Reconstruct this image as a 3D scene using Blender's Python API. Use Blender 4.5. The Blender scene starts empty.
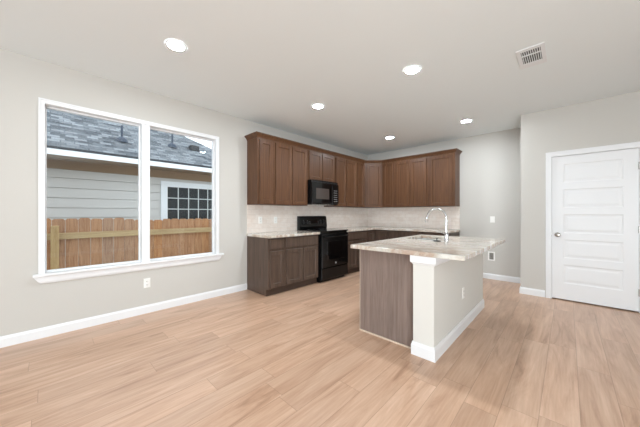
import bpy, bmesh, math, random
from mathutils import Matrix, Vector
random.seed(7)
S = bpy.context.scene
COL = S.collection
PI = math.pi

# ------------------------------------------------------------------ camera
cam_d = bpy.data.cameras.new('camera')
cam = bpy.data.objects.new('camera', cam_d); COL.objects.link(cam)
CAM = Vector((3.7667, -5.7482, 1.2292)); YAW = 0.76102
cam.location = CAM
cam.rotation_euler = (PI/2, 0, YAW)
cam_d.sensor_width = 36; cam_d.sensor_fit = 'HORIZONTAL'
cam_d.lens = 260.07*36/640
cam_d.clip_start = 0.05; cam_d.clip_end = 200
S.camera = cam

# ------------------------------------------------------------------ world, light, exposure
S.view_settings.view_transform = 'Standard'
S.view_settings.look = 'None'
S.view_settings.gamma = 1
S.view_settings.use_curve_mapping = False
S.view_settings.exposure = 0.12
W = bpy.data.worlds.new('sky'); S.world = W; W.use_nodes = True
wn = W.node_tree; wn.nodes.clear()
wo = wn.nodes.new('ShaderNodeOutputWorld'); wb = wn.nodes.new('ShaderNodeBackground')
wb.inputs['Color'].default_value = (0.89, 0.945, 1.0, 1)
wb.inputs['Strength'].default_value = 2.65
wn.links.new(wb.outputs[0], wo.inputs[0])

def area(name, loc, rot, sx, sy, power, color):
    d = bpy.data.lights.new(name, 'AREA'); d.shape = 'RECTANGLE'; d.size = sx; d.size_y = sy
    d.energy = power; d.color = color
    o = bpy.data.objects.new(name, d); COL.objects.link(o); o.location = loc; o.rotation_euler = rot
    return o
# fill lights added out of view, at invented patio doors and a side window
area('fill_patio', (4.5, -12.95, 1.3), (PI/2+0.10, 0, 0), 3.5, 1.9, 42, (0.86, 0.93, 1.0))
area('fill_ceiling_uplight', (4.5, -12.6, 0.35), (PI/2+0.5, 0, 0), 3.5, 0.6, 80, (0.84, 0.92, 1.0))  # added uplight that brightens the ceiling
area('fill_side', (6.45, -7.5, 1.2), (PI/2+0.6, 0, PI/2-0.6), 2.2, 1.3, 195, (0.86, 0.945, 1.0))  # added fill, tilted up and turned towards the kitchen
LAMP_STRENGTH = 430.0

# ------------------------------------------------------------------ materials
def srgb(r, g, b):
    f = lambda c: (c/255/12.92) if c/255 <= 0.04045 else ((c/255+0.055)/1.055)**2.4
    return (f(r), f(g), f(b), 1)
def mat(name, col, rough=0.5, metal=0.0, spec=0.5, coat=0.0, emit=None, estr=0):
    m = bpy.data.materials.new(name); m.use_nodes = True
    b = m.node_tree.nodes['Principled BSDF']
    b.inputs['Base Color'].default_value = col; b.inputs['Roughness'].default_value = rough
    b.inputs['Metallic'].default_value = metal; b.inputs['Specular IOR Level'].default_value = spec
    b.inputs['Coat Weight'].default_value = coat
    if emit:
        b.inputs['Emission Color'].default_value = emit; b.inputs['Emission Strength'].default_value = estr
    return m
class NT:
    def __init__(s, m): s.m = m; s.t = m.node_tree; s.b = s.t.nodes['Principled BSDF']
    def n(s, ty, **k):
        x = s.t.nodes.new(ty)
        for a, v in k.items(): setattr(x, a, v)
        return x
    def l(s, a, b): s.t.links.new(a, b)
    def math(s, op, a, b=None, c=None):
        x = s.n('ShaderNodeMath', operation=op)
        for i, v in enumerate((a, b, c)):
            if v is None: continue
            if isinstance(v, (int, float)): x.inputs[i].default_value = v
            else: s.l(v, x.inputs[i])
        return x.outputs[0]
    def coord(s, scale=(1, 1, 1), loc=(0, 0, 0), rot=(0, 0, 0)):
        tc = s.n('ShaderNodeTexCoord'); mp = s.n('ShaderNodeMapping')
        mp.inputs['Scale'].default_value = scale; mp.inputs['Location'].default_value = loc
        mp.inputs['Rotation'].default_value = rot
        s.l(tc.outputs['Object'], mp.inputs['Vector']); return mp.outputs[0]
    def noise(s, vec, scale, detail=4, rough=0.55, dist=0.0):
        x = s.n('ShaderNodeTexNoise'); s.l(vec, x.inputs['Vector'])
        x.inputs['Scale'].default_value = scale; x.inputs['Detail'].default_value = detail
        x.inputs['Roughness'].default_value = rough; x.inputs['Distortion'].default_value = dist
        return x.outputs['Fac']
    def ramp(s, fac, stops):
        x = s.n('ShaderNodeValToRGB'); s.l(fac, x.inputs[0]); e = x.color_ramp.elements
        while len(e) < len(stops): e.new(0.5)
        for i, (p, c) in enumerate(stops): e[i].position = p; e[i].color = c
        return x.outputs[0]
    def mix(s, fac, a, b, blend='MIX'):
        x = s.n('ShaderNodeMix', data_type='RGBA', blend_type=blend)
        for sock, v in ((x.inputs[0], fac), (x.inputs[6], a), (x.inputs[7], b)):
            if isinstance(v, (int, float, tuple)): sock.default_value = v
            else: s.l(v, sock)
        return x.outputs[2]
    def bump(s, h, strength, dist=0.01):
        x = s.n('ShaderNodeBump'); x.inputs['Strength'].default_value = strength
        x.inputs['Distance'].default_value = dist; s.l(h, x.inputs['Height']); s.l(x.outputs[0], s.b.inputs['Normal'])
    def base(s, c): s.l(c, s.b.inputs['Base Color'])

M = {}
def plaster(name, col, bumpd=0.15):
    m = mat(name, col, 0.85, spec=0.25); t = NT(m)
    t.bump(t.noise(t.coord(), 70, 3), bumpd, 0.002); return m
M['wall'] = plaster('wall_paint', srgb(200, 197, 191))
M['ceil'] = plaster('ceiling_paint', srgb(235, 241, 242))
M['trim'] = mat('white_trim_paint', srgb(232, 233, 234), 0.35)
M['door'] = mat('white_door_paint', srgb(232, 233, 234), 0.38)
M['island_white'] = plaster('island_wall_paint', srgb(216, 214, 208), 0.08)
M['vinyl'] = mat('white_vinyl', srgb(236, 238, 240), 0.3)
M['plastic'] = mat('white_plastic', srgb(240, 239, 235), 0.3)
M['slot'] = mat('socket_slot_dark', srgb(60, 58, 55), 0.5)

def wood_floor():
    m = mat('oak_plank_floor', srgb(205, 170, 140), 0.3, spec=0.5); t = NT(m)
    tc = t.n('ShaderNodeTexCoord'); sp = t.n('ShaderNodeSeparateXYZ'); t.l(tc.outputs['Object'], sp.inputs[0])
    X, Y = sp.outputs[0], sp.outputs[1]
    PW, PL = 0.182, 1.22
    u = t.math('DIVIDE', X, PW); row = t.math('FLOOR', u); fu = t.math('FRACT', u)
    wn1 = t.n('ShaderNodeTexWhiteNoise', noise_dimensions='1D'); t.l(row, wn1.inputs['W'])
    v = t.math('ADD', t.math('DIVIDE', Y, PL), t.math('MULTIPLY', wn1.outputs[0], 7.3))
    colm = t.math('FLOOR', v); fv = t.math('FRACT', v)
    cb = t.n('ShaderNodeCombineXYZ'); t.l(row, cb.inputs[0]); t.l(colm, cb.inputs[1])
    wn2 = t.n('ShaderNodeTexWhiteNoise', noise_dimensions='2D'); t.l(cb.outputs[0], wn2.inputs['Vector'])
    R = wn2.outputs[0]
    # grain coordinates, shifted per plank
    gc = t.n('ShaderNodeCombineXYZ')
    t.l(t.math('ADD', t.math('MULTIPLY', X, 9.0), t.math('MULTIPLY', R, 37.0)), gc.inputs[0])
    t.l(t.math('ADD', t.math('MULTIPLY', Y, 1.1), t.math('MULTIPLY', R, 91.0)), gc.inputs[1])
    g1 = t.noise(gc.outputs[0], 1.0, 6, 0.62, 1.2)
    gc2 = t.n('ShaderNodeCombineXYZ')
    t.l(t.math('ADD', t.math('MULTIPLY', X, 60.0), t.math('MULTIPLY', R, 13.0)), gc2.inputs[0])
    t.l(t.math('MULTIPLY', Y, 2.2), gc2.inputs[1])
    g2 = t.noise(gc2.outputs[0], 1.0, 3, 0.6, 0.3)
    c1 = t.ramp(g1, [(0.27, srgb(146, 109, 86)), (0.42, srgb(188, 150, 125)), (0.58, srgb(206, 171, 147)), (0.75, srgb(221, 190, 168))])
    c2 = t.mix(0.35, c1, t.ramp(g2, [(0.3, srgb(172, 136, 108)), (0.7, srgb(210, 178, 151))]))
    hv = t.n('ShaderNodeHueSaturation'); t.l(c2, hv.inputs['Color'])
    t.l(t.math('ADD', t.math('MULTIPLY', R, 0.14), 0.93), hv.inputs['Value'])
    # seams
    e1 = t.math('MINIMUM', fu, t.math('SUBTRACT', 1.0, fu)); e1 = t.math('MULTIPLY', e1, PW)
    e2 = t.math('MINIMUM', fv, t.math('SUBTRACT', 1.0, fv)); e2 = t.math('MULTIPLY', e2, PL)
    e = t.math('MINIMUM', e1, e2)
    seam = t.math('LESS_THAN', e, 0.0016)
    c3 = t.mix(t.math('MULTIPLY', seam, 0.45), hv.outputs[0], srgb(120, 88, 64))
    t.base(c3)
    h = t.math('SUBTRACT', t.math('MULTIPLY', g2, 0.3), seam)
    t.bump(h, 0.12, 0.002)
    return m
M['floor'] = wood_floor()

def cab_wood(name, dark, light, rough=0.38, stretch=1.0):
    m = mat(name, light, rough, spec=0.3); t = NT(m)
    g = t.noise(t.coord((26, 26, 1.6*stretch)), 1.0, 5, 0.6, 0.8)
    g2 = t.noise(t.coord((110, 110, 4)), 1.0, 3, 0.6)
    a = t.ramp(g, [(0.3, dark), (0.7, light)])
    b = t.ramp(g2, [(0.3, dark), (0.7, light)])
    t.base(t.mix(0.35, a, b)); t.bump(g2, 0.08, 0.001)
    return m
M['wood'] = cab_wood('stained_cabinet_wood', srgb(66, 44, 30), srgb(112, 77, 53))
M['wood_sheen'] = cab_wood('cabinet_wood_daylight_sheen', srgb(66, 53, 45), srgb(102, 84, 73))  # same stain as the wall cabinets, greyed by daylight sheen painted into the colour
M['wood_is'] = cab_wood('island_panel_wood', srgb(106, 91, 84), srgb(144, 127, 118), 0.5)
M['kick'] = mat('toe_kick_dark', srgb(70, 54, 44), 0.6)

def granite():
    m = mat('granite_top', srgb(205, 196, 186), 0.09, spec=0.6); t = NT(m)
    n1 = t.noise(t.coord((1.0, 3.2, 1), rot=(0, 0, 0.25)), 1.6, 7, 0.62, 1.6)
    n2 = t.noise(t.coord(), 60, 3, 0.7)
    n3 = t.noise(t.coord((1.3, 2.6, 1), loc=(4, 2, 0)), 2.2, 6, 0.6, 2.0)
    c = t.ramp(n1, [(0.34, srgb(222, 221, 216)), (0.48, srgb(205, 196, 183)), (0.57, srgb(182, 160, 143)), (0.66, srgb(218, 215, 209))])
    c = t.mix(t.math('MULTIPLY', t.ramp(n3, [(0.5, (0, 0, 0, 1)), (0.66, (1, 1, 1, 1))]), 0.5), c, srgb(166, 160, 150))
    sp = t.ramp(n2, [(0.30, srgb(110, 100, 92)), (0.42, (1, 1, 1, 1))])
    t.base(t.mix(0.45, c, sp, 'MULTIPLY')); return m
M['granite'] = granite()

def splash(name, axis):
    m = mat(name, srgb(205, 192, 180), 0.25, spec=0.5); t = NT(m)
    tc = t.n('ShaderNodeTexCoord'); sp = t.n('ShaderNodeSeparateXYZ'); t.l(tc.outputs['Object'], sp.inputs[0])
    cb = t.n('ShaderNodeCombineXYZ'); t.l(sp.outputs[axis], cb.inputs[0]); t.l(sp.outputs[2], cb.inputs[1])
    mp = t.n('ShaderNodeMapping'); mp.inputs['Location'].default_value = (0.02, -0.905, 0); t.l(cb.outputs[0], mp.inputs[0])
    br = t.n('ShaderNodeTexBrick'); t.l(mp.outputs[0], br.inputs['Vector'])
    br.inputs['Scale'].default_value = 1.0; br.inputs['Brick Width'].default_value = 0.152
    br.inputs['Row Height'].default_value = 0.078; br.inputs['Mortar Size'].default_value = 0.0018
    br.inputs['Color1'].default_value = srgb(224, 212, 202); br.inputs['Color2'].default_value = srgb(236, 227, 219)
    br.inputs['Mortar'].default_value = srgb(205, 194, 185); br.inputs['Bias'].default_value = 0.1
    n = t.noise(t.coord((1, 1, 2)), 7, 5, 0.6, 1.0)
    t.base(t.mix(0.3, br.outputs[0], t.ramp(n, [(0.35, srgb(222, 203, 188)), (0.65, srgb(242, 236, 230))])))
    t.bump(br.outputs['Fac'], -0.15, 0.002)
    return m
M['splash_left'] = splash('marble_tile_left', 1); M['splash_back'] = splash('marble_tile_back', 0)

M['black'] = mat('black_enamel', srgb(9, 9, 10), 0.14, spec=0.3)
M['black_glass'] = mat('black_glass', srgb(6, 6, 7), 0.05, spec=0.35)
M['black_matte'] = mat('black_plastic', srgb(22, 22, 23), 0.4)
M['oven_window'] = mat('oven_window_glass', srgb(4, 4, 5), 0.03, spec=0.4)
M['mw_window'] = mat('microwave_window_screen', srgb(70, 62, 58), 0.15)
M['grey_mark'] = mat('grey_printed_mark', srgb(150, 150, 150), 0.4)
M['steel'] = mat('brushed_steel', srgb(200, 200, 198), 0.25, metal=1.0)
M['sink'] = mat('satin_sink_steel', srgb(225, 225, 222), 0.35, metal=0.7)
M['chrome'] = mat('chrome', srgb(225, 227, 230), 0.06, metal=1.0)
M['nickel'] = mat('satin_nickel', srgb(170, 166, 160), 0.22, metal=1.0)
M['dark_rubber'] = mat('dark_rubber', srgb(45, 42, 40), 0.45)
M['lens'] = mat('lit_lens', (1, 1, 1, 1), 0.5, emit=(0.86, 0.94, 1.0, 1), estr=LAMP_STRENGTH)
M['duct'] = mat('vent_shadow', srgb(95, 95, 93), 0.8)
M['valve'] = mat('grey_valve', srgb(120, 116, 110), 0.4)

def fence_mat(name, a, b, grain=1.0):
    m = mat(name, a, 0.85, spec=0.2); t = NT(m)
    oi = t.n('ShaderNodeObjectInfo')
    g = t.noise(t.coord((28, 28, 2.2)), 1.0, 5, 0.65, 1.5)
    c = t.ramp(g, [(0.3, b), (0.65, a)])
    hv = t.n('ShaderNodeHueSaturation'); t.l(c, hv.inputs['Color'])
    t.l(t.math('ADD', t.math('MULTIPLY', oi.outputs['Random'], 0.22), 0.89), hv.inputs['Value'])
    t.l(t.math('ADD', t.math('MULTIPLY', oi.outputs['Random'], 0.3), 0.8), hv.inputs['Saturation'])
    t.base(hv.outputs[0]); t.bump(g, 0.3, 0.003); return m
M['picket'] = fence_mat('cedar_picket', srgb(184, 143, 110), srgb(146, 103, 74))
M['post'] = fence_mat('treated_pine', srgb(196, 168, 118), srgb(164, 132, 84))
m = fence_mat('treated_pine_rail', srgb(196, 168, 118), srgb(170, 138, 90)); M['rail'] = m
for nd in m.node_tree.nodes:
    if nd.type == 'MAPPING': nd.inputs['Scale'].default_value = (28, 2.2, 28)

def shingles():
    m = mat('grey_shingles', srgb(120, 128, 138), 0.9, spec=0.15); t = NT(m)
    v = t.coord()
    br = t.n('ShaderNodeTexBrick'); t.l(v, br.inputs['Vector'])
    br.inputs['Scale'].default_value = 1.0; br.inputs['Brick Width'].default_value = 0.19
    br.inputs['Row Height'].default_value = 0.105; br.inputs['Mortar Size'].default_value = 0.006
    br.inputs['Color1'].default_value = srgb(48, 54, 62); br.inputs['Color2'].default_value = srgb(140, 146, 151)
    br.inputs['Mortar'].default_value = srgb(52, 58, 68)
    br.offset_frequency = 2; br.offset = 0.37
    wn2 = t.noise(t.coord((5, 10, 1)), 1.0, 2, 0.6)
    t.base(t.mix(0.25, br.outputs[0], t.ramp(wn2, [(0.35, srgb(62, 68, 76)), (0.65, srgb(128, 134, 140))])))
    return m
M['shingle'] = shingles()
M['siding'] = mat('lap_siding', srgb(204, 204, 203), 0.7, spec=0.2)
M['soffit'] = mat('tan_soffit', srgb(150, 126, 102), 0.7)
M['fascia'] = mat('white_fascia', srgb(232, 238, 244), 0.6)
M['pipe'] = mat('vent_pipe_blue_grey', srgb(34, 52, 72), 0.5)
M['vent_black'] = mat('black_roof_vent', srgb(26, 32, 40), 0.6)
M['nglass'] = mat('neighbor_glass', srgb(38, 46, 52), 0.12, spec=0.4)
M['ngrid'] = mat('neighbor_grid', srgb(196, 204, 206), 0.5)
M['ground'] = mat('ground_soil', srgb(120, 112, 92), 0.95)
t = NT(M['ground']); t.base(t.ramp(t.noise(t.coord(), 6, 5), [(0.35, srgb(104, 96, 76)), (0.65, srgb(134, 134, 98))]))

def glass():
    m = bpy.data.materials.new('window_glass'); m.use_nodes = True; n = m.node_tree; n.nodes.clear()
    o = n.nodes.new('ShaderNodeOutputMaterial'); tr = n.nodes.new('ShaderNodeBsdfTransparent')
    gl = n.nodes.new('ShaderNodeBsdfGlossy'); gl.inputs['Roughness'].default_value = 0.0
    fr = n.nodes.new('ShaderNodeFresnel'); fr.inputs['IOR'].default_value = 1.5
    mx = n.nodes.new('ShaderNodeMixShader'); tr.inputs['Color'].default_value = (0.96, 0.98, 0.98, 1)
    n.links.new(fr.outputs[0], mx.inputs[0]); n.links.new(tr.outputs[0], mx.inputs[1]); n.links.new(gl.outputs[0], mx.inputs[2])
    n.links.new(mx.outputs[0], o.inputs[0]); return m
M['glass'] = glass()

# ------------------------------------------------------------------ geometry helpers
def link(name, bm, m, parent=None, bevel=0, smooth=False, mtx=None):
    bmesh.ops.recalc_face_normals(bm, faces=bm.faces[:])
    me = bpy.data.meshes.new(name); bm.to_mesh(me); bm.free()
    if smooth:
        for p in me.polygons: p.use_smooth = True
        try: me.set_sharp_from_angle(angle=math.radians(40))
        except Exception: pass
    if isinstance(m, str): m = M[m]
    me.materials.append(m)
    o = bpy.data.objects.new(name, me); COL.objects.link(o)
    if parent: o.parent = parent
    if mtx is not None: o.matrix_local = mtx
    if bevel:
        b = o.modifiers.new('bevel', 'BEVEL'); b.width = bevel; b.segments = 2; b.limit_method = 'ANGLE'
    return o
def box(bm, x0, x1, y0, y1, z0, z1, mtx=None):
    vs = [bm.verts.new((x, y, z)) for z in (z0, z1) for y in (y0, y1) for x in (x0, x1)]
    if mtx is not None:
        for v in vs: v.co = mtx @ v.co
    for f in ((0, 2, 3, 1), (4, 5, 7, 6), (0, 1, 5, 4), (2, 6, 7, 3), (0, 4, 6, 2), (1, 3, 7, 5)):
        bm.faces.new([vs[i] for i in f])
def boxes(*L, mtx=None):
    bm = bmesh.new()
    for b in L: box(bm, *b, mtx=mtx)
    return bm
def ring_panel(bm, x0, x1, z0, z1, rings, yb, mtx=None, open_first=False):
    """stack of inset rectangles [(inset, y)], first ring joined to the back at y=yb"""
    def R(i, y): return [bm.verts.new((a, y, b)) for a, b in ((x0+i, z0+i), (x1-i, z0+i), (x1-i, z1-i), (x0+i, z1-i))]
    prev = None; new = []
    if not open_first:
        prev = R(0, yb); new += prev; bm.faces.new(prev[::-1])
    for i, y in rings:
        cur = R(i, y); new += cur
        if prev:
            for k in range(4): bm.faces.new((prev[k], prev[(k+1) % 4], cur[(k+1) % 4], cur[k]))
        prev = cur
    bm.faces.new(prev)
    if mtx is not None:
        for v in new: v.co = mtx @ v.co
def shaker(x0, x1, z0, z1, yb, t=0.022, fr=0.055):
    bm = bmesh.new()
    ring_panel(bm, x0, x1, z0, z1, [(0, yb-t+0.003), (0.003, yb-t), (fr, yb-t), (fr+0.003, yb-t+0.004), (fr+0.008, yb-t+0.013)], yb)
    return bm
def slab(x0, x1, z0, z1, yb, t=0.019):
    bm = bmesh.new()
    ring_panel(bm, x0, x1, z0, z1, [(0, yb-t+0.004), (0.004, yb-t), (0.012, yb-t)], yb); return bm
def lathe(bm, prof, segs=24, mtx=None, cap=True):
    """profile [(r,z)] about z"""
    rings = []; new = []
    for r, z in prof:
        rg = [bm.verts.new((r*math.cos(2*PI*k/segs), r*math.sin(2*PI*k/segs), z)) for k in range(segs)]
        rings.append(rg); new += rg
    for a, b in zip(rings, rings[1:]):
        for k in range(segs): bm.faces.new((a[k], a[(k+1) % segs], b[(k+1) % segs], b[k]))
    if cap: bm.faces.new(rings[0][::-1]); bm.faces.new(rings[-1])
    if mtx is not None:
        for v in new: v.co = mtx @ v.co
def tube(bm, pts, rads, segs=12):
    pts = [Vector(p) for p in pts]
    if not isinstance(rads, (list, tuple)): rads = [rads]*len(pts)
    prev = None; rings = []
    n0 = None
    for i, p in enumerate(pts):
        tdir = (pts[min(i+1, len(pts)-1)]-pts[max(i-1, 0)]).normalized()
        if n0 is None: n0 = tdir.orthogonal().normalized()
        n0 = (n0 - tdir*n0.dot(tdir)).normalized(); b = tdir.cross(n0)
        rings.append([bm.verts.new(p+(n0*math.cos(2*PI*k/segs)+b*math.sin(2*PI*k/segs))*rads[i]) for k in range(segs)])
    for a, b in zip(rings, rings[1:]):
        for k in range(segs): bm.faces.new((a[k], a[(k+1) % segs], b[(k+1) % segs], b[k]))
    bm.faces.new(rings[0][::-1]); bm.faces.new(rings[-1])
def sweep(bm, path, prof, closed=False, miter0=None, miter1=None):
    """sweep profile [(out, z)] along a plan path [(x,y)]; 'out' is to the right of travel, mitred corners"""
    P = [Vector(p) for p in path]; n = len(P); rings = []
    for i in range(n):
        d0 = (P[i]-P[i-1]).normalized() if i > 0 else None
        d1 = (P[i+1]-P[i]).normalized() if i < n-1 else None
        if d0 is None: d0 = d1
        if d1 is None: d1 = d0
        n0 = Vector((d0.y, -d0.x)); n1 = Vector((d1.y, -d1.x)); mm = (n0+n1).normalized(); s = 1/max(0.2, mm.dot(n0))
        rings.append([bm.verts.new((P[i].x+mm.x*s*o, P[i].y+mm.y*s*o, z)) for o, z in prof])
    k = len(prof)
    for a, b in zip(rings, rings[1:]):
        for j in range(k): bm.faces.new((a[j], a[(j+1) % k], b[(j+1) % k], b[j]))
    bm.faces.new(rings[0][::-1]); bm.faces.new(rings[-1])
def empty(name, loc=(0, 0, 0), rz=0.0):
    o = bpy.data.objects.new(name, None); COL.objects.link(o); o.location = loc; o.rotation_euler = (0, 0, rz)
    o.empty_display_size = 0.1
    return o
def tag(o, label=None, cat=None, group=None, kind=None):
    if label: o['label'] = label
    if cat: o['category'] = cat
    if group: o['group'] = group
    if kind: o['kind'] = kind
    return o
def struct(name, bm, m, **k):
    o = link(name, bm, m, **k); o['kind'] = 'structure'; return o
def copy_tree(o, parent=None):
    c = o.copy(); COL.objects.link(c)
    if parent: c.parent = parent
    for ch in list(o.children): copy_tree(ch, c)
    return c

# ------------------------------------------------------------------ room shell
H = 2.743; XJ = 3.241; YJ = -0.707; XR = 6.6; YR = -13.0; T = 0.14
WY0, WY1, WZ0, WZ1 = -5.768, -4.022, 0.632, 2.328      # left window opening
struct('floor', boxes((-T, XR+T, YR-T, T, -0.12, 0.0)), 'floor')
struct('ceiling', boxes((-T, XR+T, YR-T, T, H, H+0.15)), 'ceil')
struct('wall_left', boxes((-T, 0, YR-T, WY0, 0, H), (-T, 0, WY1, T, 0, H), (-T, 0, WY0, WY1, 0, WZ0), (-T, 0, WY0, WY1, WZ1, H)), 'wall')
struct('wall_back', boxes((0, XR+T, 0, T, 0, H)), 'wall')
DX0, DX1, DZ = 3.592, 4.412, 2.052                     # door opening
struct('wall_pantry', boxes((XJ, DX0, YJ, YJ+0.115, 0, H), (DX1, XR, YJ, YJ+0.115, 0, H), (DX0, DX1, YJ, YJ+0.115, DZ, H),
                            (XJ, XJ+0.115, YJ+0.115, 0, 0, H)), 'wall')
# unseen side and rear walls, with openings invented for the daylight fill
struct('wall_right', boxes((XR, XR+T, YR-T, -8.95, 0, H), (XR, XR+T, -6.05, 0, 0, H), (XR, XR+T, -8.95, -6.05, 0, 0.6), (XR, XR+T, -8.95, -6.05, 2.1, H)), 'wall')
struct('wall_rear', boxes((0, 2.7, YR-T, YR, 0, H), (6.3, XR, YR-T, YR, 0, H), (2.7, 6.3, YR-T, YR, 2.3, H), (2.7, 6.3, YR-T, YR, 0, 0.2)), 'wall')

BB = [(0, 0), (0.014, 0), (0.014, 0.078), (0.010, 0.088), (0.006, 0.100), (0, 0.100)]
def baseboard(name, path, prof=BB):
    bm = bmesh.new(); sweep(bm, path, prof); return struct(name, bm, 'trim')
baseboard('baseboard_left', [(0, YR), (0, -3.515)])
baseboard('baseboard_back', [(2.19, 0), (XJ-0.001, 0)])
baseboard('baseboard_pantry', [(XJ, -0.02), (XJ, YJ), (3.526, YJ)])
baseboard('baseboard_pantry', [(4.478, YJ), (XR, YJ)])
baseboard('baseboard_right', [(XR, YJ), (XR, YR)])

# ------------------------------------------------------------------ left window
tw = 0.038
b_ = bmesh.new()
def casing_bar(bm, y0, y1, z0, z1): box(bm, 0.0, 0.016, y0, y1, z0, z1)
casing_bar(b_, WY0-tw, WY0+0.006, WZ0-0.01, WZ1+tw); casing_bar(b_, WY1-0.006, WY1+tw, WZ0-0.01, WZ1+tw)
casing_bar(b_, WY0+0.006, WY1-0.006, WZ1-0.006, WZ1+tw)
# raised back band round the casing
box(b_, 0.016, 0.022, WY0-tw, WY0-tw+0.014, WZ0-0.01, WZ1+tw); box(b_, 0.016, 0.022, WY1+tw-0.014, WY1+tw, WZ0-0.01, WZ1+tw)
box(b_, 0.016, 0.022, WY0-tw+0.014, WY1+tw-0.014, WZ1+tw-0.014, WZ1+tw)
struct('trim_1', b_, 'trim')                            # casing
MY0, MY1 = -4.952, -4.868
# jamb liner + mullion post
struct('trim_2', boxes((-0.13, 0.002, WY0, WY0+0.006, WZ0, WZ1), (-0.13, 0.002, WY1-0.006, WY1, WZ0, WZ1), (-0.13, 0.002, WY0, WY1, WZ1-0.008, WZ1),
                       (-0.13, 0.014, MY0, MY1, WZ0, WZ1-0.008)), 'trim')
# stool with a nosing and mitred apron below
b_ = bmesh.new(); sweep(b_, [(-0.10, WY0+0.002), (-0.10, WY1-0.002)], [(0.0, WZ0-0.022), (0.145, WZ0-0.022), (0.15, WZ0-0.016), (0.15, WZ0-0.004), (0.145, WZ0+0.002), (0.0, WZ0+0.002)])
box(b_, 0.001, 0.045, WY0-0.075, WY0+0.002, WZ0-0.022, WZ0+0.002); box(b_, 0.001, 0.045, WY1-0.002, WY1+0.10, WZ0-0.022, WZ0+0.002)
struct('trim_3', b_, 'trim')
b_ = bmesh.new()
prof = [(0, 0), (0.020, 0.012), (0.026, 0.03), (0.026, 0.07), (0.034, 0.080), (0, 0.080)]
r0 = [b_.verts.new((x, WY0-0.075+0.055*(1-z/0.080), WZ0-0.022-0.080+z)) for x, z in prof]
r1 = [b_.verts.new((x, WY1+0.085-0.055*(1-z/0.080), WZ0-0.022-0.080+z)) for x, z in prof]
for k in range(6): b_.faces.new((r0[k], r0[(k+1) % 6], r1[(k+1) % 6], r1[k]))
b_.faces.new(r0); b_.faces.new(r1[::-1])
struct('trim_4', b_, 'trim')
for i, (a, b) in enumerate(((WY0+0.006, MY0), (MY1, WY1-0.006))):
    f = struct('window_%d' % (i+1), boxes((-0.105, -0.065, a, a+0.012, WZ0, WZ1-0.008), (-0.105, -0.065, b-0.012, b, WZ0, WZ1-0.008),
               (-0.105, -0.065, a+0.012, b-0.012, WZ0, WZ0+0.018), (-0.105, -0.065, a+0.012, b-0.012, WZ1-0.022, WZ1-0.008)), 'vinyl', bevel=0.003)
    link('pane', boxes((-0.087, -0.083, a+0.008, b-0.008, WZ0+0.014, WZ1-0.018)), 'glass', f)

# invented window and patio door frames, put in around the fill lights
f = struct('window_3', boxes((XR+0.04, XR+0.09, -8.95, -8.90, 0.6, 2.1), (XR+0.04, XR+0.09, -6.10, -6.05, 0.6, 2.1), (XR+0.04, XR+0.09, -8.90, -6.10, 0.6, 0.65),
           (XR+0.04, XR+0.09, -8.90, -6.10, 2.05, 2.1), (XR+0.04, XR+0.09, -7.53, -7.47, 0.65, 2.05)), 'vinyl')
f = struct('invented_patio_door', boxes((2.7, 2.78, YR-0.1, YR-0.05, 0.2, 2.3), (6.22, 6.3, YR-0.1, YR-0.05, 0.2, 2.3), (2.78, 6.22, YR-0.1, YR-0.05, 0.2, 0.28),
           (2.78, 6.22, YR-0.1, YR-0.05, 2.22, 2.3), (4.45, 4.55, YR-0.1, YR-0.05, 0.28, 2.22)), 'vinyl')

# ------------------------------------------------------------------ pantry door
bm = bmesh.new()
dx0, dx1, dz0, dz1, dyf, dyb = 3.600, 4.404, 0.016, 2.040, YJ+0.004, YJ+0.040
px0, px1 = 3.722, 4.282
rows = [(0.245+0.355*k, 0.245+0.355*k+0.262) for k in range(5)]
xs = [dx0, px0, px1, dx1]; zs = [dz0]+[z for r in rows for z in r]+[dz1]
for i in range(3):
    for j in range(len(zs)-1):
        if i == 1 and j % 2 == 1:
            ring_panel(bm, px0, px1, zs[j], zs[j+1], [(0, dyf), (0.012, dyf+0.005), (0.030, dyf+0.005), (0.052, dyf+0.002)], dyb, open_first=True)
        else:
            bm.faces.new([bm.verts.new((x, dyf, z)) for x, z in ((xs[i], zs[j]), (xs[i+1], zs[j]), (xs[i+1], zs[j+1]), (xs[i], zs[j+1]))])
bmesh.ops.remove_doubles(bm, verts=bm.verts[:], dist=1e-5)
# sides and back
c = [(dx0, dz0), (dx1, dz0), (dx1, dz1), (dx0, dz1)]
for k in range(4):
    (xa, za), (xb, zb) = c[k], c[(k+1) % 4]
    bm.faces.new([bm.verts.new(q) for q in ((xa, dyf, za), (xb, dyf, zb), (xb, dyb, zb), (xa, dyb, za))])
bm.faces.new([bm.verts.new((x, dyb, z)) for x, z in c])
me_door = struct('door_1', bm, 'door')
b_ = bmesh.new(); mt = Matrix.Translation((3.662, dyf, 0.925)) @ Matrix.Rotation(PI/2, 4, 'X')
lathe(b_, [(0.032, 0.0), (0.033, 0.006), (0.026, 0.010), (0.012, 0.013), (0.011, 0.030), (0.020, 0.036), (0.028, 0.046), (0.029, 0.056), (0.022, 0.066), (0.006, 0.070)], 28, mt)
link('door_knob', b_, 'nickel', me_door, smooth=True)
for z in (0.25, 1.03, 1.82):
    b_ = bmesh.new(); lathe(b_, [(0.007, -0.045), (0.007, 0.045)], 12, Matrix.Translation((dx1+0.003, YJ-0.006, z)))
    link('hinge', b_, 'nickel', me_door, smooth=True)
link('strike_plate', boxes((3.5935, 3.5985, YJ-0.001, YJ+0.03, 0.89, 0.96)), 'nickel', me_door)
cw = 0.062
b_ = bmesh.new()
for a, b in ((DX0-cw+0.004, DX0+0.004), (DX1-0.004, DX1+cw-0.004)): box(b_, a, b, YJ-0.014, YJ, 0, DZ-0.004)
box(b_, DX0-cw+0.004, DX1+cw-0.004, YJ-0.014, YJ, DZ-0.004, DZ+cw)
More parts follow.
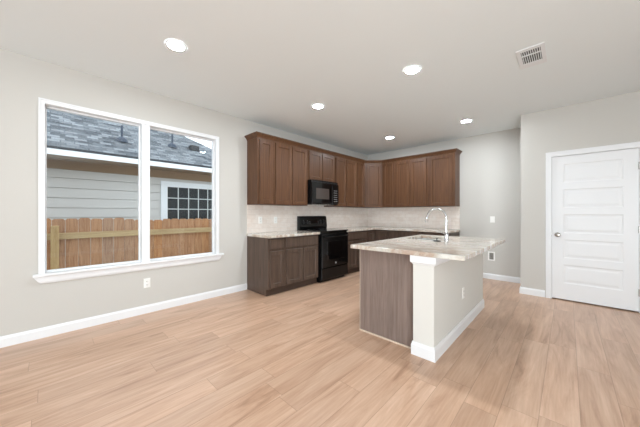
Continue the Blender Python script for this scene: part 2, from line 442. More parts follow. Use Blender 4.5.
for a, b in ((DX0-cw+0.004, DX0-cw+0.016), (DX1+cw-0.016, DX1+cw-0.004)): box(b_, a, b, YJ-0.019, YJ-0.014, 0, DZ+cw)
box(b_, DX0-cw+0.016, DX1+cw-0.016, YJ-0.019, YJ-0.014, DZ+cw-0.012, DZ+cw)
struct('trim_5', b_, 'trim')
struct('trim_6', boxes((DX0, DX0+0.006, YJ, YJ+0.115, 0, DZ), (DX1-0.006, DX1, YJ, YJ+0.115, 0, DZ), (DX0+0.006, DX1-0.006, YJ, YJ+0.115, DZ-0.008, DZ)), 'trim')

# ------------------------------------------------------------------ cabinets (local: x along run, -y to the front)
ZC = 0.905
def cabinet(name, label, loc, rz, w, z0, z1, depth, doors, drawers=(), wood='wood', base=False, end_left=False, end_right=False, group=None, cat='cabinet'):
    r = tag(empty(name, loc, rz), label, cat, group)
    if base:
        body = boxes((0.001, w-0.001, -depth, -0.003, 0.105, z1), (0.001, w-0.001, -depth+0.05, -0.003, 0.002, 0.105))
    else:
        body = boxes((0.001, w-0.001, -depth, -0.003, z0, z1))
    link('cabinet_body', body, wood, r, bevel=0.0015)
    if base: link('toe_kick', boxes((0.0, w, -depth+0.044, -depth+0.0495, 0.003, 0.104)), 'kick', r)
    for a, b, c0, c1 in doors: link('door', shaker(a, b, c0, c1, -depth), wood, r)
    for a, b, c0, c1 in drawers: link('drawer', slab(a, b, c0, c1, -depth), wood, r)
    return r
R90 = PI/2
U0, U1, UD = 1.372, 2.405, 0.305
dz = (U0+0.012, U1-0.022)
def pair(w, m=0.03, g=0.018, z=dz): return [(m, w/2-g/2, *z), (w/2+g/2, w-m, *z)]
def single(w, m=0.03, z=dz): return [(m, w-m, *z)]
yL = -3.512
cabinet('wall_cabinet', 'narrow single-door brown wall cabinet nearest the window', (0, yL, 0), R90, 0.305, U0, U1, UD, single(0.305))
cabinet('wall_cabinet', 'tall double-door brown wall cabinet just left of the microwave', (0, yL+0.305, 0), R90, 0.762, U0, U1, UD, pair(0.762))
cabinet('wall_cabinet', 'short double-door brown wall cabinet above the microwave', (0, yL+1.067, 0), R90, 0.762, 1.853, U1, UD, pair(0.762, z=(1.865, U1-0.022)))
cabinet('wall_cabinet', 'tall double-door brown wall cabinet just right of the microwave', (0, yL+1.829, 0), R90, 0.762, U0, U1, UD, pair(0.762))
cabinet('wall_cabinet', 'narrow brown wall cabinet on the window wall touching the corner cabinet', (0, yL+2.591, 0), R90, -0.61-(yL+2.591), U0, U1, UD, single(-0.61-(yL+2.591)))
XB = [0.61, 0.915, 1.677, 2.19]
cabinet('wall_cabinet', 'narrow brown wall cabinet on the back wall touching the corner cabinet', (XB[0], 0, 0), 0, XB[1]-XB[0], U0, U1, UD, single(XB[1]-XB[0]))
cabinet('wall_cabinet', 'tall double-door brown wall cabinet in the middle of the back wall', (XB[1], 0, 0), 0, XB[2]-XB[1], U0, U1, UD, pair(XB[2]-XB[1]))
cabinet('wall_cabinet', 'wide single-door brown wall cabinet at the right end of the back wall', (XB[2], 0, 0), 0, XB[3]-XB[2], U0, U1, UD, single(XB[3]-XB[2]))
# diagonal corner wall cabinet
r = tag(empty('corner_cabinet', (0, 0, 0)), 'diagonal brown wall cabinet set across the corner above the counter', 'cabinet')
bm = bmesh.new()
pl = [(0.003, -0.003), (0.003, -0.609), (0.305, -0.609), (0.609, -0.305), (0.609, -0.003)]
lo = [bm.verts.new((x, y, U0)) for x, y in pl]; hi = [bm.verts.new((x, y, U1)) for x, y in pl]
for k in range(5): bm.faces.new((lo[k], lo[(k+1) % 5], hi[(k+1) % 5], hi[k]))
bm.faces.new(lo); bm.faces.new(hi[::-1])
link('cabinet_body', bm, 'wood', r)
dw = math.hypot(0.304, 0.304)
mt = Matrix.Translation((0.305, -0.609, 0)) @ Matrix.Rotation(PI/4, 4, 'Z')
bm = shaker(0.035, dw-0.035, dz[0], dz[1], -0.001); bmesh.ops.transform(bm, matrix=mt, verts=bm.verts[:])
link('door', bm, 'wood', r)
# crown moulding on top of the wall cabinets
CR = [(-0.02, 0), (0.004, 0), (0.006, 0.012), (0.022, 0.034), (0.042, 0.054), (0.046, 0.060), (0.046, 0.072), (-0.02, 0.072)]
CR = [(o, z+U1+0.0005) for o, z in CR]
bm = bmesh.new(); sweep(bm, [(0.003, yL), (UD, yL), (UD, -0.61), (0.61, -UD), (XB[3], -UD), (XB[3], -0.003)], CR)
tag(link('crown_moulding', bm, 'wood'), 'brown crown moulding running along the tops of all the wall cabinets', 'moulding')

# base cabinets
BD = 0.585; BZ = 0.865
dd = (0.125, 0.665); wz = (0.700, 0.845)
def base(label, loc, rz, w, doors, drawers): return cabinet('base_cabinet', label, loc, rz, w, 0, BZ, BD, doors, drawers, 'wood_sheen', True)
r = base('narrow brown base cabinet with one drawer and door nearest the window', (0, yL, 0), R90, 0.305, [(0.028, 0.28, *dd)], [(0.028, 0.28, *wz)])
r = base('wide brown base cabinet with two doors just left of the range', (0, yL+0.305, 0), R90, 0.758, pair(0.758, z=dd), [(0.03, 0.728, *wz)])
ys = -1.686
r = base('wide brown base cabinet just right of the range', (0, ys, 0), R90, 0.765, pair(0.765, z=dd), [(0.03, 0.735, *wz)])
# L shaped corner base
r = tag(empty('corner_cabinet', (0, 0, 0)), 'L-shaped brown base cabinet in the corner under the counter', 'cabinet')
link('cabinet_body', boxes((0.003, BD, -0.920, -0.003, 0.105, BZ), (BD, 0.918, -BD, -0.003, 0.105, BZ), (0.003, BD-0.05, -0.920, -0.003, 0.002, 0.105), (BD-0.05, 0.918, -BD+0.05, -0.003, 0.002, 0.105)), 'wood_sheen', r, bevel=0.0015)
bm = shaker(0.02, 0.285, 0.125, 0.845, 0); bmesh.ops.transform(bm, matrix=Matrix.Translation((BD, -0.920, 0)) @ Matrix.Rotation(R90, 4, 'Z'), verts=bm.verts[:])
link('door', bm, 'wood_sheen', r)
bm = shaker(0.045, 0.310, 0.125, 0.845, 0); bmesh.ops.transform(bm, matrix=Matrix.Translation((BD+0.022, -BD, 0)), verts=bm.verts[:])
link('door', bm, 'wood_sheen', r)
r = base('brown base cabinet in the middle of the back wall', (0.92, 0, 0), 0, 0.76, pair(0.76, z=dd), [(0.03, 0.73, *wz)])
r = base('brown base cabinet at the right end of the back wall run', (1.682, 0, 0), 0, 0.505, [(0.03, 0.475, *dd)], [(0.03, 0.475, *wz)])

# countertops on the runs
CD = 0.628
def slabtop(name, plan, label, holes=None):
    bm = bmesh.new()
    lo = [bm.verts.new((x, y, BZ+0.001)) for x, y in plan]; hi = [bm.verts.new((x, y, ZC)) for x, y in plan]
    n = len(plan)
    for k in range(n): bm.faces.new((lo[k], lo[(k+1) % n], hi[(k+1) % n], hi[k]))
    bm.faces.new(lo[::-1]); bm.faces.new(hi)
    return tag(link(name, bm, 'granite', bevel=0.004), label, 'countertop')
slabtop('countertop', [(0.003, yL-0.012), (CD, yL-0.012), (CD, -2.447), (0.003, -2.447)], 'short light granite countertop left of the range')
slabtop('countertop', [(0.003, -1.685), (CD, -1.685), (CD, -CD), (XB[3]+0.01, -CD), (XB[3]+0.01, -0.003), (0.003, -0.003)], 'L-shaped light granite countertop turning the back corner')
# tiled backsplash
tag(link('backsplash', boxes((0.0005, 0.010, yL, -2.45, ZC+0.001, U0-0.001), (0.0005, 0.010, -2.445, -1.687, ZC+0.001, 1.398), (0.0005, 0.010, -1.685, -0.0005, ZC+0.001, U0-0.001)), 'splash_left'),
    'pale marble tile backsplash on the window wall behind the range', 'backsplash')
tag(link('backsplash', boxes((0.0105, XB[3], -0.010, -0.0005, ZC+0.001, U0-0.001)), 'splash_back'),
    'pale marble tile backsplash on the back wall behind the faucet', 'backsplash')

# ------------------------------------------------------------------ range
RY = -2.444; RW = 0.756
r = tag(empty('kitchen_range', (0.012, RY, 0), R90), 'black freestanding electric range with rear control panel', 'range')
link('range_body', boxes((0.0, RW, -0.615, -0.0, 0.045, 0.895), (0.03, RW-0.03, -0.58, -0.02, 0.0, 0.045)), 'black', r, bevel=0.004)
ct = link('cooktop', boxes((0.0, RW, -0.655, -0.06, 0.896, 0.918)), 'black_glass', r, bevel=0.005)
for x, y, q in ((0.2, -0.48, 0.105), (0.56, -0.48, 0.08), (0.2, -0.2, 0.08), (0.56, -0.2, 0.105)):
    b_ = bmesh.new(); lathe(b_, [(q, 0.9182), (q+0.003, 0.9186), (q+0.003, 0.9182)], 32, Matrix.Translation((x, y, 0)), cap=False)
    for v in b_.verts: pass
    link('burner_ring', b_, 'grey_mark', ct)
# backguard: sloped face
bm = bmesh.new()
pr = [(0.0, 0.90), (-0.085, 0.919), (-0.095, 0.97), (-0.075, 1.15), (-0.055, 1.178), (0.0, 1.178)]
a = [bm.verts.new((0, y, z)) for y, z in pr]; b = [bm.verts.new((RW, y, z)) for y, z in pr]
for k in range(6): bm.faces.new((a[k], a[(k+1) % 6], b[(k+1) % 6], b[k]))
bm.faces.new(a[::-1]); bm.faces.new(b)
bg = link('control_panel', bm, 'black', r, bevel=0.006)
tilt = Matrix.Rotation(PI/2-math.atan2(0.02, 0.18), 4, 'X')
def onbg(x, z):  # point on sloped face
    return Matrix.Translation((x, -0.095+(z-0.97)/0.18*0.02-0.0005, z))
for x in (0.09, 0.19, RW-0.19, RW-0.09):
    b_ = bmesh.new(); lathe(b_, [(0.026, 0), (0.026, 0.006), (0.021, 0.010), (0.019, 0.028), (0.015, 0.031)], 20, onbg(x, 1.055) @ tilt)
    box(b_, -0.003, 0.003, -0.019, 0.019, 0.028, 0.034, onbg(x, 1.055) @ tilt)
    link('control_knob', b_, 'black_matte', bg, smooth=True)
b_ = bmesh.new(); box(b_, -0.09, 0.09, -0.04, 0.04, 0.0, 0.002, onbg(RW/2, 1.06) @ tilt); link('clock_display', b_, 'oven_window', bg)
for x in (-0.14, -0.125, -0.11, 0.11, 0.125, 0.14):
    for z in (-0.02, 0.012):
        b_ = bmesh.new(); box(b_, x-0.004, x+0.004, z-0.003, z+0.003, 0.0, 0.0015, onbg(RW/2, 1.06) @ tilt); link('touch_key', b_, 'grey_mark', bg)
for x in (0.09, 0.19, RW-0.19, RW-0.09):
    b_ = bmesh.new(); box(b_, -0.008, 0.008, 0.036, 0.041, 0.0, 0.0012, onbg(x, 1.055) @ tilt); link('knob_mark', b_, 'grey_mark', bg)
# oven door
bm = bmesh.new()
ring_panel(bm, 0.006, RW-0.006, 0.262, 0.862, [(0, -0.646), (0.006, -0.652), (0.02, -0.652)], -0.616)
od = link('oven_door', bm, 'black', r)
bm = bmesh.new(); ring_panel(bm, 0.12, RW-0.12, 0.39, 0.73, [(0, -0.6535), (0.003, -0.654)], -0.6525)
link('oven_window', bm, 'oven_window', od)
b_ = bmesh.new(); tube(b_, [(0.05, -0.652, 0.815), (0.052, -0.685, 0.815), (0.07, -0.70, 0.815), (RW-0.07, -0.70, 0.815), (RW-0.052, -0.685, 0.815), (RW-0.05, -0.652, 0.815)], 0.011)
link('door_handle', b_, 'black', od, smooth=True)
b_ = bmesh.new(); mt = Matrix.Translation((RW/2, -0.6525, 0.325)) @ Matrix.Rotation(PI/2, 4, 'X')
lathe(b_, [(0.018, 0), (0.018, 0.0015)], 24, mt); link('round_badge', b_, 'grey_mark', od)
bm = bmesh.new(); ring_panel(bm, 0.006, RW-0.006, 0.055, 0.252, [(0, -0.640), (0.006, -0.646), (0.02, -0.646)], -0.616)
link('storage_drawer', bm, 'black', r)
# ------------------------------------------------------------------ microwave
r = tag(empty('microwave', (0.012, RY, 1.400), R90), 'black over-the-range microwave hung under the short wall cabinet', 'microwave')
link('microwave_body', boxes((0, RW, -0.385, 0, 0, 0.449)), 'black', r, bevel=0.003)
bm = bmesh.new(); ring_panel(bm, 0.003, 0.555, 0.022, 0.395, [(0, -0.408), (0.006, -0.414), (0.02, -0.414)], -0.386)
md = link('microwave_door', bm, 'black_glass', r)
bm = bmesh.new(); ring_panel(bm, 0.10, 0.46, 0.10, 0.30, [(0, -0.4155), (0.002, -0.416)], -0.4145); link('door_window', bm, 'mw_window', md)
b_ = bmesh.new(); tube(b_, [(0.525, -0.414, 0.06), (0.525, -0.437, 0.065), (0.525, -0.440, 0.08), (0.525, -0.440, 0.34), (0.525, -0.437, 0.355), (0.525, -0.414, 0.36)], 0.009, 10)
link('door_handle', b_, 'black', md, smooth=True)
bm = bmesh.new(); ring_panel(bm, 0.559, RW-0.003, 0.022, 0.395, [(0, -0.408), (0.004, -0.412), (0.01, -0.412)], -0.386)
cp = link('keypad_panel', bm, 'black', r)
link('clock_display', boxes((0.60, 0.71, -0.4135, -0.4125, 0.335, 0.37)), 'oven_window', cp)
for i in range(3):
    for j in range(6): link('key_mark', boxes((0.603+i*0.038, 0.603+i*0.038+0.02, -0.4135, -0.4125, 0.06+j*0.042, 0.06+j*0.042+0.012)), 'grey_mark', cp)
b_ = boxes(*[(0.02+k*0.0405, 0.02+k*0.0405+0.03, -0.3875, -0.3855, 0.408, 0.436) for k in range(18)])
link('vent_grille', b_, 'black_matte', r)
link('grease_filter', boxes((0.08, 0.34, -0.34, -0.06, -0.004, 0.0), (0.42, 0.68, -0.34, -0.06, -0.004, 0.0)), 'steel', r)

# ------------------------------------------------------------------ island
IX0, IXM, IX1, IYN, IYF = 2.171, 2.785, 2.963, -3.533, -1.81
r = tag(empty('kitchen_island', (IX0, IYF, 0)), 'kitchen island with brown end panel and white panelled back wall', 'island')
def loc(bm):
    bmesh.ops.transform(bm, matrix=Matrix.Translation((-IX0, -IYF, 0)), verts=bm.verts[:]); return bm
YP = -3.463
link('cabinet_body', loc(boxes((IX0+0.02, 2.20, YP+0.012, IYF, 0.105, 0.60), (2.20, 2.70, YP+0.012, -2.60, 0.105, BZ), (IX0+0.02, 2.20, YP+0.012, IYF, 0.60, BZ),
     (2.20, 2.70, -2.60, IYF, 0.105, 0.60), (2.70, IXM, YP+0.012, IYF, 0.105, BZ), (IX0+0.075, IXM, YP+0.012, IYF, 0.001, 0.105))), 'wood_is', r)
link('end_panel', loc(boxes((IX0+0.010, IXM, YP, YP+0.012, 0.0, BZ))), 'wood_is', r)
link('corner_strip', loc(boxes((IX0, IX0+0.010, YP-0.001, YP+0.02, 0.0, BZ))), mat('pale_edge_strip', srgb(168, 152, 140), 0.5), r)
link('shoe_strip', loc(boxes((IX0, IXM-0.014, YP-0.009, YP, 0, 0.012))), mat('pale_shoe_strip', srgb(214, 196, 176), 0.5), r)
for a, b, two in ((0.03, 0.45, 0), (0.46, 1.20, 1), (1.21, 1.60, 0)):
    y0, y1 = YP+a, YP+b
    mtx = Matrix.Translation((IX0+0.02, y1, 0)) @ Matrix.Rotation(-R90, 4, 'Z')
    w = y1-y0
    for (p, q) in ([(0.02, w/2-0.004), (w/2+0.004, w-0.02)] if two else [(0.02, w-0.02)]):
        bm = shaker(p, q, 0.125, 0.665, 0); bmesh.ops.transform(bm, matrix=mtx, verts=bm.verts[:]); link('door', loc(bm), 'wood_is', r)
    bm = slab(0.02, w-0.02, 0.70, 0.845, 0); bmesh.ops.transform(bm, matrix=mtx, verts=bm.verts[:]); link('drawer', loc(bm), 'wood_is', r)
pw = link('island_wall', loc(boxes((IXM, IX1, IYN, IYF, 0, BZ))), 'island_white', r)
IB = [(0, 0), (0.014, 0), (0.014, 0.085), (0.010, 0.096), (0.006, 0.113), (0, 0.113)]
bm = bmesh.new(); sweep(bm, [(IX0+0.63, IYF), (IX1, IYF), (IX1, IYN), (IXM, IYN), (IXM, YP)][::1], IB)
# travel goes clockwise seen from above: make 'out' point away from the wall
for v in bm.verts: pass
bm.free(); bm = bmesh.new(); sweep(bm, [(IXM, YP-0.0005), (IXM, IYN), (IX1, IYN), (IX1, IYF), (IXM, IYF)][::-1], [(-o, z) for o, z in IB])
link('island_baseboard', loc(bm), 'trim', r)
CT = [(0, 0.790), (0.006, 0.790), (0.010, 0.800), (0.018, 0.806), (0.020, 0.812), (0.020, BZ), (0, BZ)]
bm = bmesh.new(); sweep(bm, [(IXM, YP-0.0005), (IXM, IYN), (IX1, IYN), (IX1, IYF), (IXM, IYF)][::-1], [(-o, z) for o, z in CT])
link('cap_moulding', loc(bm), 'trim', r)
# island countertop with the sink cut-out
SX0, SX1, SY0, SY1 = 2.215, 2.61, -2.52, -1.93
bm = bmesh.new()
TX0, TX1, TY0, TY1 = 2.122, 3.200, -3.562, -1.772
TY1 = -1.765
def plate(z, flip):
    o = [bm.verts.new((x, y, z)) for x, y in ((TX0, TY0), (TX1, TY0), (TX1, TY1), (TX0, TY1))]
    i = [bm.verts.new((x, y, z)) for x, y in ((SX0, SY0), (SX1, SY0), (SX1, SY1), (SX0, SY1))]
    for k in range(4): bm.faces.new((o[k], o[(k+1) % 4], i[(k+1) % 4], i[k]))
    return o, i
oa, ia = plate(BZ+0.001, 1); ob, ib = plate(ZC, 0)
for k in range(4):
    bm.faces.new((oa[k], oa[(k+1) % 4], ob[(k+1) % 4], ob[k])); bm.faces.new((ia[k], ia[(k+1) % 4], ib[(k+1) % 4], ib[k]))
tag(link('countertop', bm, 'granite', bevel=0.004), 'large light granite countertop on the island', 'countertop')
# sink bowl
r = tag(empty('kitchen_sink', ((SX0+SX1)/2, (SY0+SY1)/2, 0.68)), 'stainless undermount sink set in the island countertop', 'sink')
bm = bmesh.new()
def rect(i, z):
    x0, x1, y0, y1 = SX0+i, SX1-i, SY0+i, SY1-i
    return [bm.verts.new((x-(SX0+SX1)/2, y-(SY0+SY1)/2, z-0.68)) for x, y in ((x0, y0), (x1, y0), (x1, y1), (x0, y1))]
rs = [rect(-0.012, 0.8655), rect(0.004, 0.8655), rect(0.006, 0.70), rect(0.02, 0.685), rect(0.0, 0.68), rect(-0.004, 0.70), rect(-0.012, 0.863)]
for a, b in zip(rs, rs[1:]):
    if a is rs[3]: continue
    for k in range(4): bm.faces.new((a[k], a[(k+1) % 4], b[(k+1) % 4], b[k]))
bm.faces.new(rs[3]); bm.faces.new(rs[4][::-1])
for k in range(4): bm.faces.new((rs[6][k], rs[6][(k+1) % 4], rs[0][(k+1) % 4], rs[0][k]))
link('sink_bowl', bm, 'sink', r)
b_ = bmesh.new(); lathe(b_, [(0.042, 0.0055), (0.042, 0.008), (0.03, 0.009)], 24); link('drain', b_, 'chrome', r, smooth=True)
# faucet
FX, FY = 2.690, -2.375
r = tag(empty('kitchen_faucet', (FX, FY, ZC)), 'chrome gooseneck faucet standing on the island beside the sink', 'faucet')
b_ = bmesh.new(); lathe(b_, [(0.030, 0), (0.030, 0.006), (0.026, 0.010), (0.025, 0.07), (0.021, 0.092), (0.015, 0.1)], 24); link('faucet_base', b_, 'chrome', r, smooth=True)
RA = 0.115; zt = 0.385-RA
pts = [(0, 0, 0.095), (0, 0, zt*0.7)]
for k in range(0, 13):
    a = PI*k/12*0.93; pts.append((-RA+RA*math.cos(a), 0, zt+RA*math.sin(a)))
lx, _, lz = pts[-1]
pts.append((lx-0.006, 0, lz-0.02))
b_ = bmesh.new(); tube(b_, pts, 0.0115, 14); link('spout', b_, 'chrome', r, smooth=True)
b_ = bmesh.new(); tube(b_, [(lx-0.006, 0, lz-0.018), (lx-0.010, 0, lz-0.04), (lx-0.020, 0, lz-0.085)], [0.0125, 0.0135, 0.0115], 14); link('spray_head', b_, 'chrome', r, smooth=True)
b_ = bmesh.new(); tube(b_, [(0, -0.018, 0.07), (-0.005, -0.045, 0.075)], [0.013, 0.013]); tube(b_, [(-0.004, -0.04, 0.078), (-0.03, -0.075, 0.10), (-0.05, -0.10, 0.115)], [0.008, 0.006, 0.005]); link('lever', b_, 'chrome', r, smooth=True)
# stopper lying by the sink
r = tag(empty('sink_stopper', (2.665, -2.62, ZC+0.0005)), 'small dark sink stopper lying beside the faucet', 'stopper')
b_ = bmesh.new(); lathe(b_, [(0.040, 0), (0.043, 0.004), (0.036, 0.010), (0.014, 0.013)], 24); link('stopper_disc', b_, 'dark_rubber', r, smooth=True)
b_ = bmesh.new(); lathe(b_, [(0.006, 0.013), (0.006, 0.026), (0.012, 0.030), (0.012, 0.036), (0.006, 0.038)], 16); link('stopper_knob', b_, 'dark_rubber', r, smooth=True)

# ------------------------------------------------------------------ wall plates (local: facing -y)
def duplex(name, label, loc, rz, w=0.072, h=0.116, kind='duplex', group=None):
    r = tag(empty(name, loc, rz), label, 'outlet' if kind == 'duplex' else 'switch', group)
    bm = bmesh.new(); ring_panel(bm, -w/2, w/2, -h/2, h/2, [(0, -0.003), (0.004, -0.006), (0.01, -0.006)], -0.0005); link('face_plate', bm, 'plastic', r)
    if kind == 'duplex':
        for z in (-0.020, 0.020):
            bm = bmesh.new(); ring_panel(bm, -0.017, 0.017, z-0.014, z+0.014, [(0, -0.0078), (0.002, -0.0085)], -0.0062); s = link('socket', bm, 'plastic', r)
            link('slots', boxes((-0.008, -0.005, -0.0092, -0.0086, z-0.003, z+0.007), (0.005, 0.008, -0.0092, -0.0086, z-0.003, z+0.007), (-0.002, 0.002, -0.0092, -0.0086, z-0.010, z-0.006)), 'slot', s)
    else:
        bm = bmesh.new(); ring_panel(bm, -0.016, 0.016, -0.033, 0.033, [(0, -0.008), (0.002, -0.010)], -0.0062); link('rocker', bm, 'plastic', r)
    return r
duplex('power_outlet', 'white power outlet low on the wall below the window', (0, -4.895, 0.37), R90)
duplex('power_outlet', 'white outlet on the tile backsplash, the one nearer the window', (0.010, -3.265, 1.118), R90)
duplex('power_outlet', 'white outlet on the tile backsplash, the one nearer the range', (0.010, -2.95, 1.113), R90)
duplex('light_switch', 'white light switch on the back wall above the recessed water box', (2.748, 0, 1.117), 0, kind='switch')
duplex('power_outlet', 'white outlet low on the white back of the island', (IX1, -2.706, 0.386), R90)
r = tag(empty('water_outlet_box', (2.732, 0, 0.430)), 'white recessed water supply box low on the back wall right of the island', 'water box')
bw, bh = 0.056, 0.083
link('box_flange', boxes((-bw, -bw+0.022, -0.008, -0.0005, -bh, bh), (bw-0.022, bw, -0.008, -0.0005, -bh, bh), (-bw+0.022, bw-0.022, -0.008, -0.0005, bh-0.022, bh), (-bw+0.022, bw-0.022, -0.008, -0.0005, -bh, -bh+0.022)), 'plastic', r, bevel=0.002)
link('box_recess', boxes((-bw+0.0225, bw-0.0225, -0.002, -0.0005, -bh+0.0225, bh-0.0225)), mat('recess_grey', srgb(140, 136, 130), 0.6), r)
b_ = bmesh.new(); tube(b_, [(0, -0.006, -0.055), (0, -0.006, 0.0)], 0.005); tube(b_, [(-0.016, -0.008, 0.006), (0.016, -0.008, 0.006)], 0.009); link('valve', b_, 'valve', r, smooth=True)

# ------------------------------------------------------------------ ceiling fixtures
def downlight(x, y, label):
    r = tag(empty('recessed_light', (x, y, H)), label, 'light', 'recessed ceiling lights')
    b_ = bmesh.new(); lathe(b_, [(0.088, -0.0005), (0.088, -0.004), (0.080, -0.008), (0.067, -0.008), (0.064, -0.003)], 36, cap=False); link('trim_ring', b_, 'trim', r, smooth=True)
    b_ = bmesh.new(); lathe(b_, [(0.066, -0.0035), (0.066, -0.0045)], 36); link('lens', b_, 'lens', r)
    return r
downlight(1.211, -4.946, 'lit recessed ceiling light nearest the window, largest on the left')
downlight(2.580, -3.095, 'lit recessed ceiling light almost above the near end of the island')
downlight(1.215, -3.110, 'lit recessed ceiling light in front of the cabinet just left of the microwave')
downlight(1.200, -1.040, 'lit recessed ceiling light in front of the kitchen corner')
downlight(2.565, -1.020, 'lit recessed ceiling light closest to the door wall, above the empty wall gap')
# ceiling vent
r = tag(empty('ceiling_vent', (3.516, -2.525, H)), 'white rectangular air register on the ceiling above the door side', 'vent')
fw, fl = 0.103, 0.20
link('vent_frame', boxes((-fw, -0.072, -fl, fl, -0.008, -0.0005), (0.072, fw, -fl, fl, -0.008, -0.0005), (-0.072, 0.072, -fl, -0.150, -0.008, -0.0005), (-0.072, 0.072, 0.110, fl, -0.008, -0.0005), (-0.072, 0.072, -0.068, -0.050, -0.008, -0.0005)), 'trim', r, bevel=0.002)
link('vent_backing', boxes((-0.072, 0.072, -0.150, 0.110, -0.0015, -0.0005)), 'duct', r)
for k in range(9):
    x = -0.064+k*0.016
    for a, b in ((-0.150, -0.068), (-0.050, 0.110)):
        b_ = bmesh.new(); box(b_, -0.001, 0.001, a, b, -0.0035, 0.0035, Matrix.Translation((x, 0, -0.0052)) @ Matrix.Rotation(0.7, 4, 'Y'))
        link('louver', b_, 'trim', r)

# ------------------------------------------------------------------ outside
struct('ground', boxes((-14, -T-0.001, -16, 8, -0.75, -0.55)), 'ground')
FXX = -1.60; GZ = -0.55
fence = tag(empty('wood_fence', (FXX, -4.6, GZ)), 'cedar picket fence with a pine rail and post outside the window', 'fence')
def fl_(bm): bmesh.ops.transform(bm, matrix=Matrix.Translation((-FXX, 4.6, -GZ)), verts=bm.verts[:]); return bm
y = -8.4
while y < -1.2:
    w = 0.138; h = 1.155+random.uniform(-0.012, 0.010)
    if y > -4.85: h -= 0.03
    bm = bmesh.new(); c_ = 0.022
    pl = [(y, GZ+0.01), (y+w, GZ+0.01), (y+w, h-c_), (y+w-c_, h), (y+c_, h), (y, h-c_)]
    a = [bm.verts.new((FXX-0.064, p, q)) for p, q in pl]; b = [bm.verts.new((FXX-0.048, p, q)) for p, q in pl]
    for k in range(6): bm.faces.new((a[k], a[(k+1) % 6], b[(k+1) % 6], b[k]))
    bm.faces.new(a[::-1]); bm.faces.new(b)
    link('picket', fl_(bm), 'picket', fence); y += w+0.003+random.uniform(0, 0.003)
for y0, y1 in ((-8.1, -5.71), (-5.63, -3.28), (-3.2, -1.3)):
    link('rail', fl_(boxes((FXX-0.047, FXX-0.010, y0, y1, 0.850, 0.942))), 'rail', fence, bevel=0.003)
    link('rail', fl_(boxes((FXX-0.047, FXX-0.010, y0, y1, -0.30, -0.21))), 'rail', fence, bevel=0.003)
for yy in (-8.15, -5.67, -3.24, -1.26):
    link('post', fl_(boxes((FXX-0.047, FXX+0.042, yy-0.043, yy+0.043, GZ+0.005, 1.05))), 'post', fence, bevel=0.004)

NX = -3.30; FA = -2.75
house = tag(empty('neighbor_house', (NX, -5.0, GZ)), 'neighbouring house with pale lap siding and a grey shingle roof', 'house')
def hl(bm): bmesh.ops.transform(bm, matrix=Matrix.Translation((-NX, 5.0, -GZ)), verts=bm.verts[:]); return bm
HY0, HY1 = -12.0, -0.6
k = (3.7667-NX)/(3.7667+3.1)
def zk(z): return 1.2292+(z-1.2292)*k
step = (zk(1.892)-zk(1.705)); top = zk(1.892)+step*0.0
bm = bmesh.new(); z = zk(1.705)
while z > GZ+0.1: z -= step
while z < 2.2:
    vs = [(NX+0.014, z+0.010), (NX+0.004, z+step), (NX-0.018, z+step), (NX-0.018, z+0.010)]
    a = [bm.verts.new((x, HY0, q)) for x, q in vs]; b = [bm.verts.new((x, HY1, q)) for x, q in vs]
    for i in range(4): bm.faces.new((a[i], a[(i+1) % 4], b[(i+1) % 4], b[i]))
    bm.faces.new(a[::-1]); bm.faces.new(b); z += step
box(bm, NX-0.6, NX-0.019, HY0, HY1, GZ+0.003, 2.2)
link('siding', hl(bm), 'siding', house)
link('frieze_board', hl(boxes((NX+0.0145, NX+0.03, HY0, HY1, zk(2.06), 2.262))), 'soffit', house)
link('soffit', hl(boxes((NX-0.3, FA, HY0-0.5, HY1+0.5, 2.264, 2.284))), 'soffit', house)
link('fascia', hl(boxes((FA, FA+0.022, HY0-0.5, HY1+0.5, 2.262, 2.392))), 'fascia', house)
# roof plane: local object with own axes so the shingle courses follow the slope; hip edge at the far end
PITCH = math.radians(33)
bm = bmesh.new()
L = 5.0; y0, y1 = -9.0, -1.28
# local x = along eave (world y), local y = up slope
sl = L
hipdx = sl*math.cos(PITCH)
pts = [(-12.5, 0), (y1, 0), (y1-hipdx, sl), (-12.5, sl)]
a = [bm.verts.new((x, y, 0)) for x, y in pts]; b = [bm.verts.new((x, y, -0.05)) for x, y in pts]
for i in range(4): bm.faces.new((a[i], b[i], b[(i+1) % 4], a[(i+1) % 4]))
bm.faces.new(a); bm.faces.new(b[::-1])
roof = link('roof', bm, 'shingle', house)
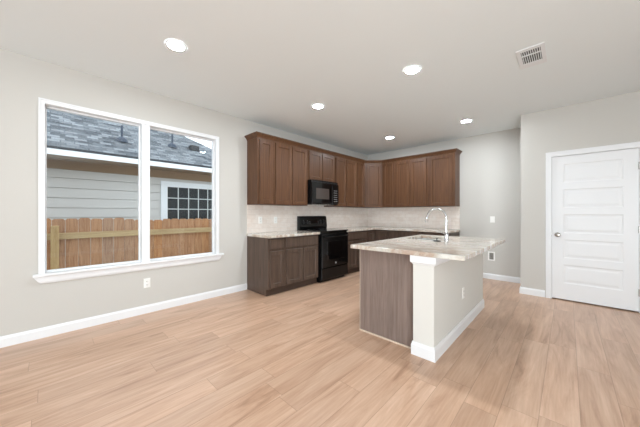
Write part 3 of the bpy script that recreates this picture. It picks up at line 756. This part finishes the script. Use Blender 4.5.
# columns: local x -> +y world, local y -> up slope (-x,+z), local z -> normal
ex = Vector((0, 1, 0)); ey = Vector((-math.cos(PITCH), 0, math.sin(PITCH))); ez = ex.cross(ey)
Rm = Matrix((ex, ey, ez)).transposed().to_4x4()
roof.matrix_local = Matrix.Translation((FA+0.05-NX, 5.0, 2.405-GZ)) @ Rm
def roof_z(x): return 2.405+(FA+0.05-x)*math.tan(PITCH)
for u, (px_, py_) in enumerate(((-3.35, -4.607), (-3.50, -3.552))):
    z0 = roof_z(px_)
    b_ = bmesh.new(); lathe(b_, [(0.022, -0.02), (0.022, 0.34)], 14, Matrix.Translation((px_, py_, z0)))
    v = link('vent_pipe', hl(b_), 'pipe', house, smooth=True)
    b_ = bmesh.new(); lathe(b_, [(0.11, -0.04), (0.105, 0.03), (0.07, 0.07), (0.03, 0.085), (0.024, 0.10)], 18, Matrix.Translation((px_, py_, z0)))
    link('pipe_boot', hl(b_), 'pipe', house, smooth=True)
px_, py_ = -3.55, -3.01
link('roof_vent', hl(boxes((px_-0.10, px_+0.10, py_-0.11, py_+0.11, roof_z(px_)-0.06, roof_z(px_)+0.10))), 'vent_black', house, bevel=0.02)
# neighbour's gridded window
def zy(u): return u
gy0, gy1, gz1 = -5.7482+(-3.788+5.7482)*k, -5.7482+(-2.60+5.7482)*k, zk(1.860)
gz0 = 0.55; tr = (-3.788+3.924)*k
nw = link('window_trim', hl(boxes((NX+0.012, NX+0.045, gy0-tr, gy0, gz0-0.12, gz1+0.13), (NX+0.012, NX+0.045, gy1, gy1+tr, gz0-0.12, gz1+0.13), (NX+0.012, NX+0.045, gy0, gy1, gz1, gz1+0.13), (NX+0.012, NX+0.045, gy0, gy1, gz0-0.12, gz0))), 'fascia', house)
link('pane', hl(boxes((NX+0.015, NX+0.020, gy0, gy1, gz0, gz1))), 'nglass', nw)
b_ = bmesh.new(); cs = (gy1-gy0)/5
for i in range(1, 5): box(b_, NX+0.021, NX+0.030, gy0+i*cs-0.011, gy0+i*cs+0.011, gz0, gz1)
rs_ = 0.262*k; z = gz1-rs_
while z > gz0+0.05:
    box(b_, NX+0.0215, NX+0.0305, gy0, gy1, z-0.011, z+0.011); z -= rs_
link('window_grid', hl(b_), 'ngrid', nw)
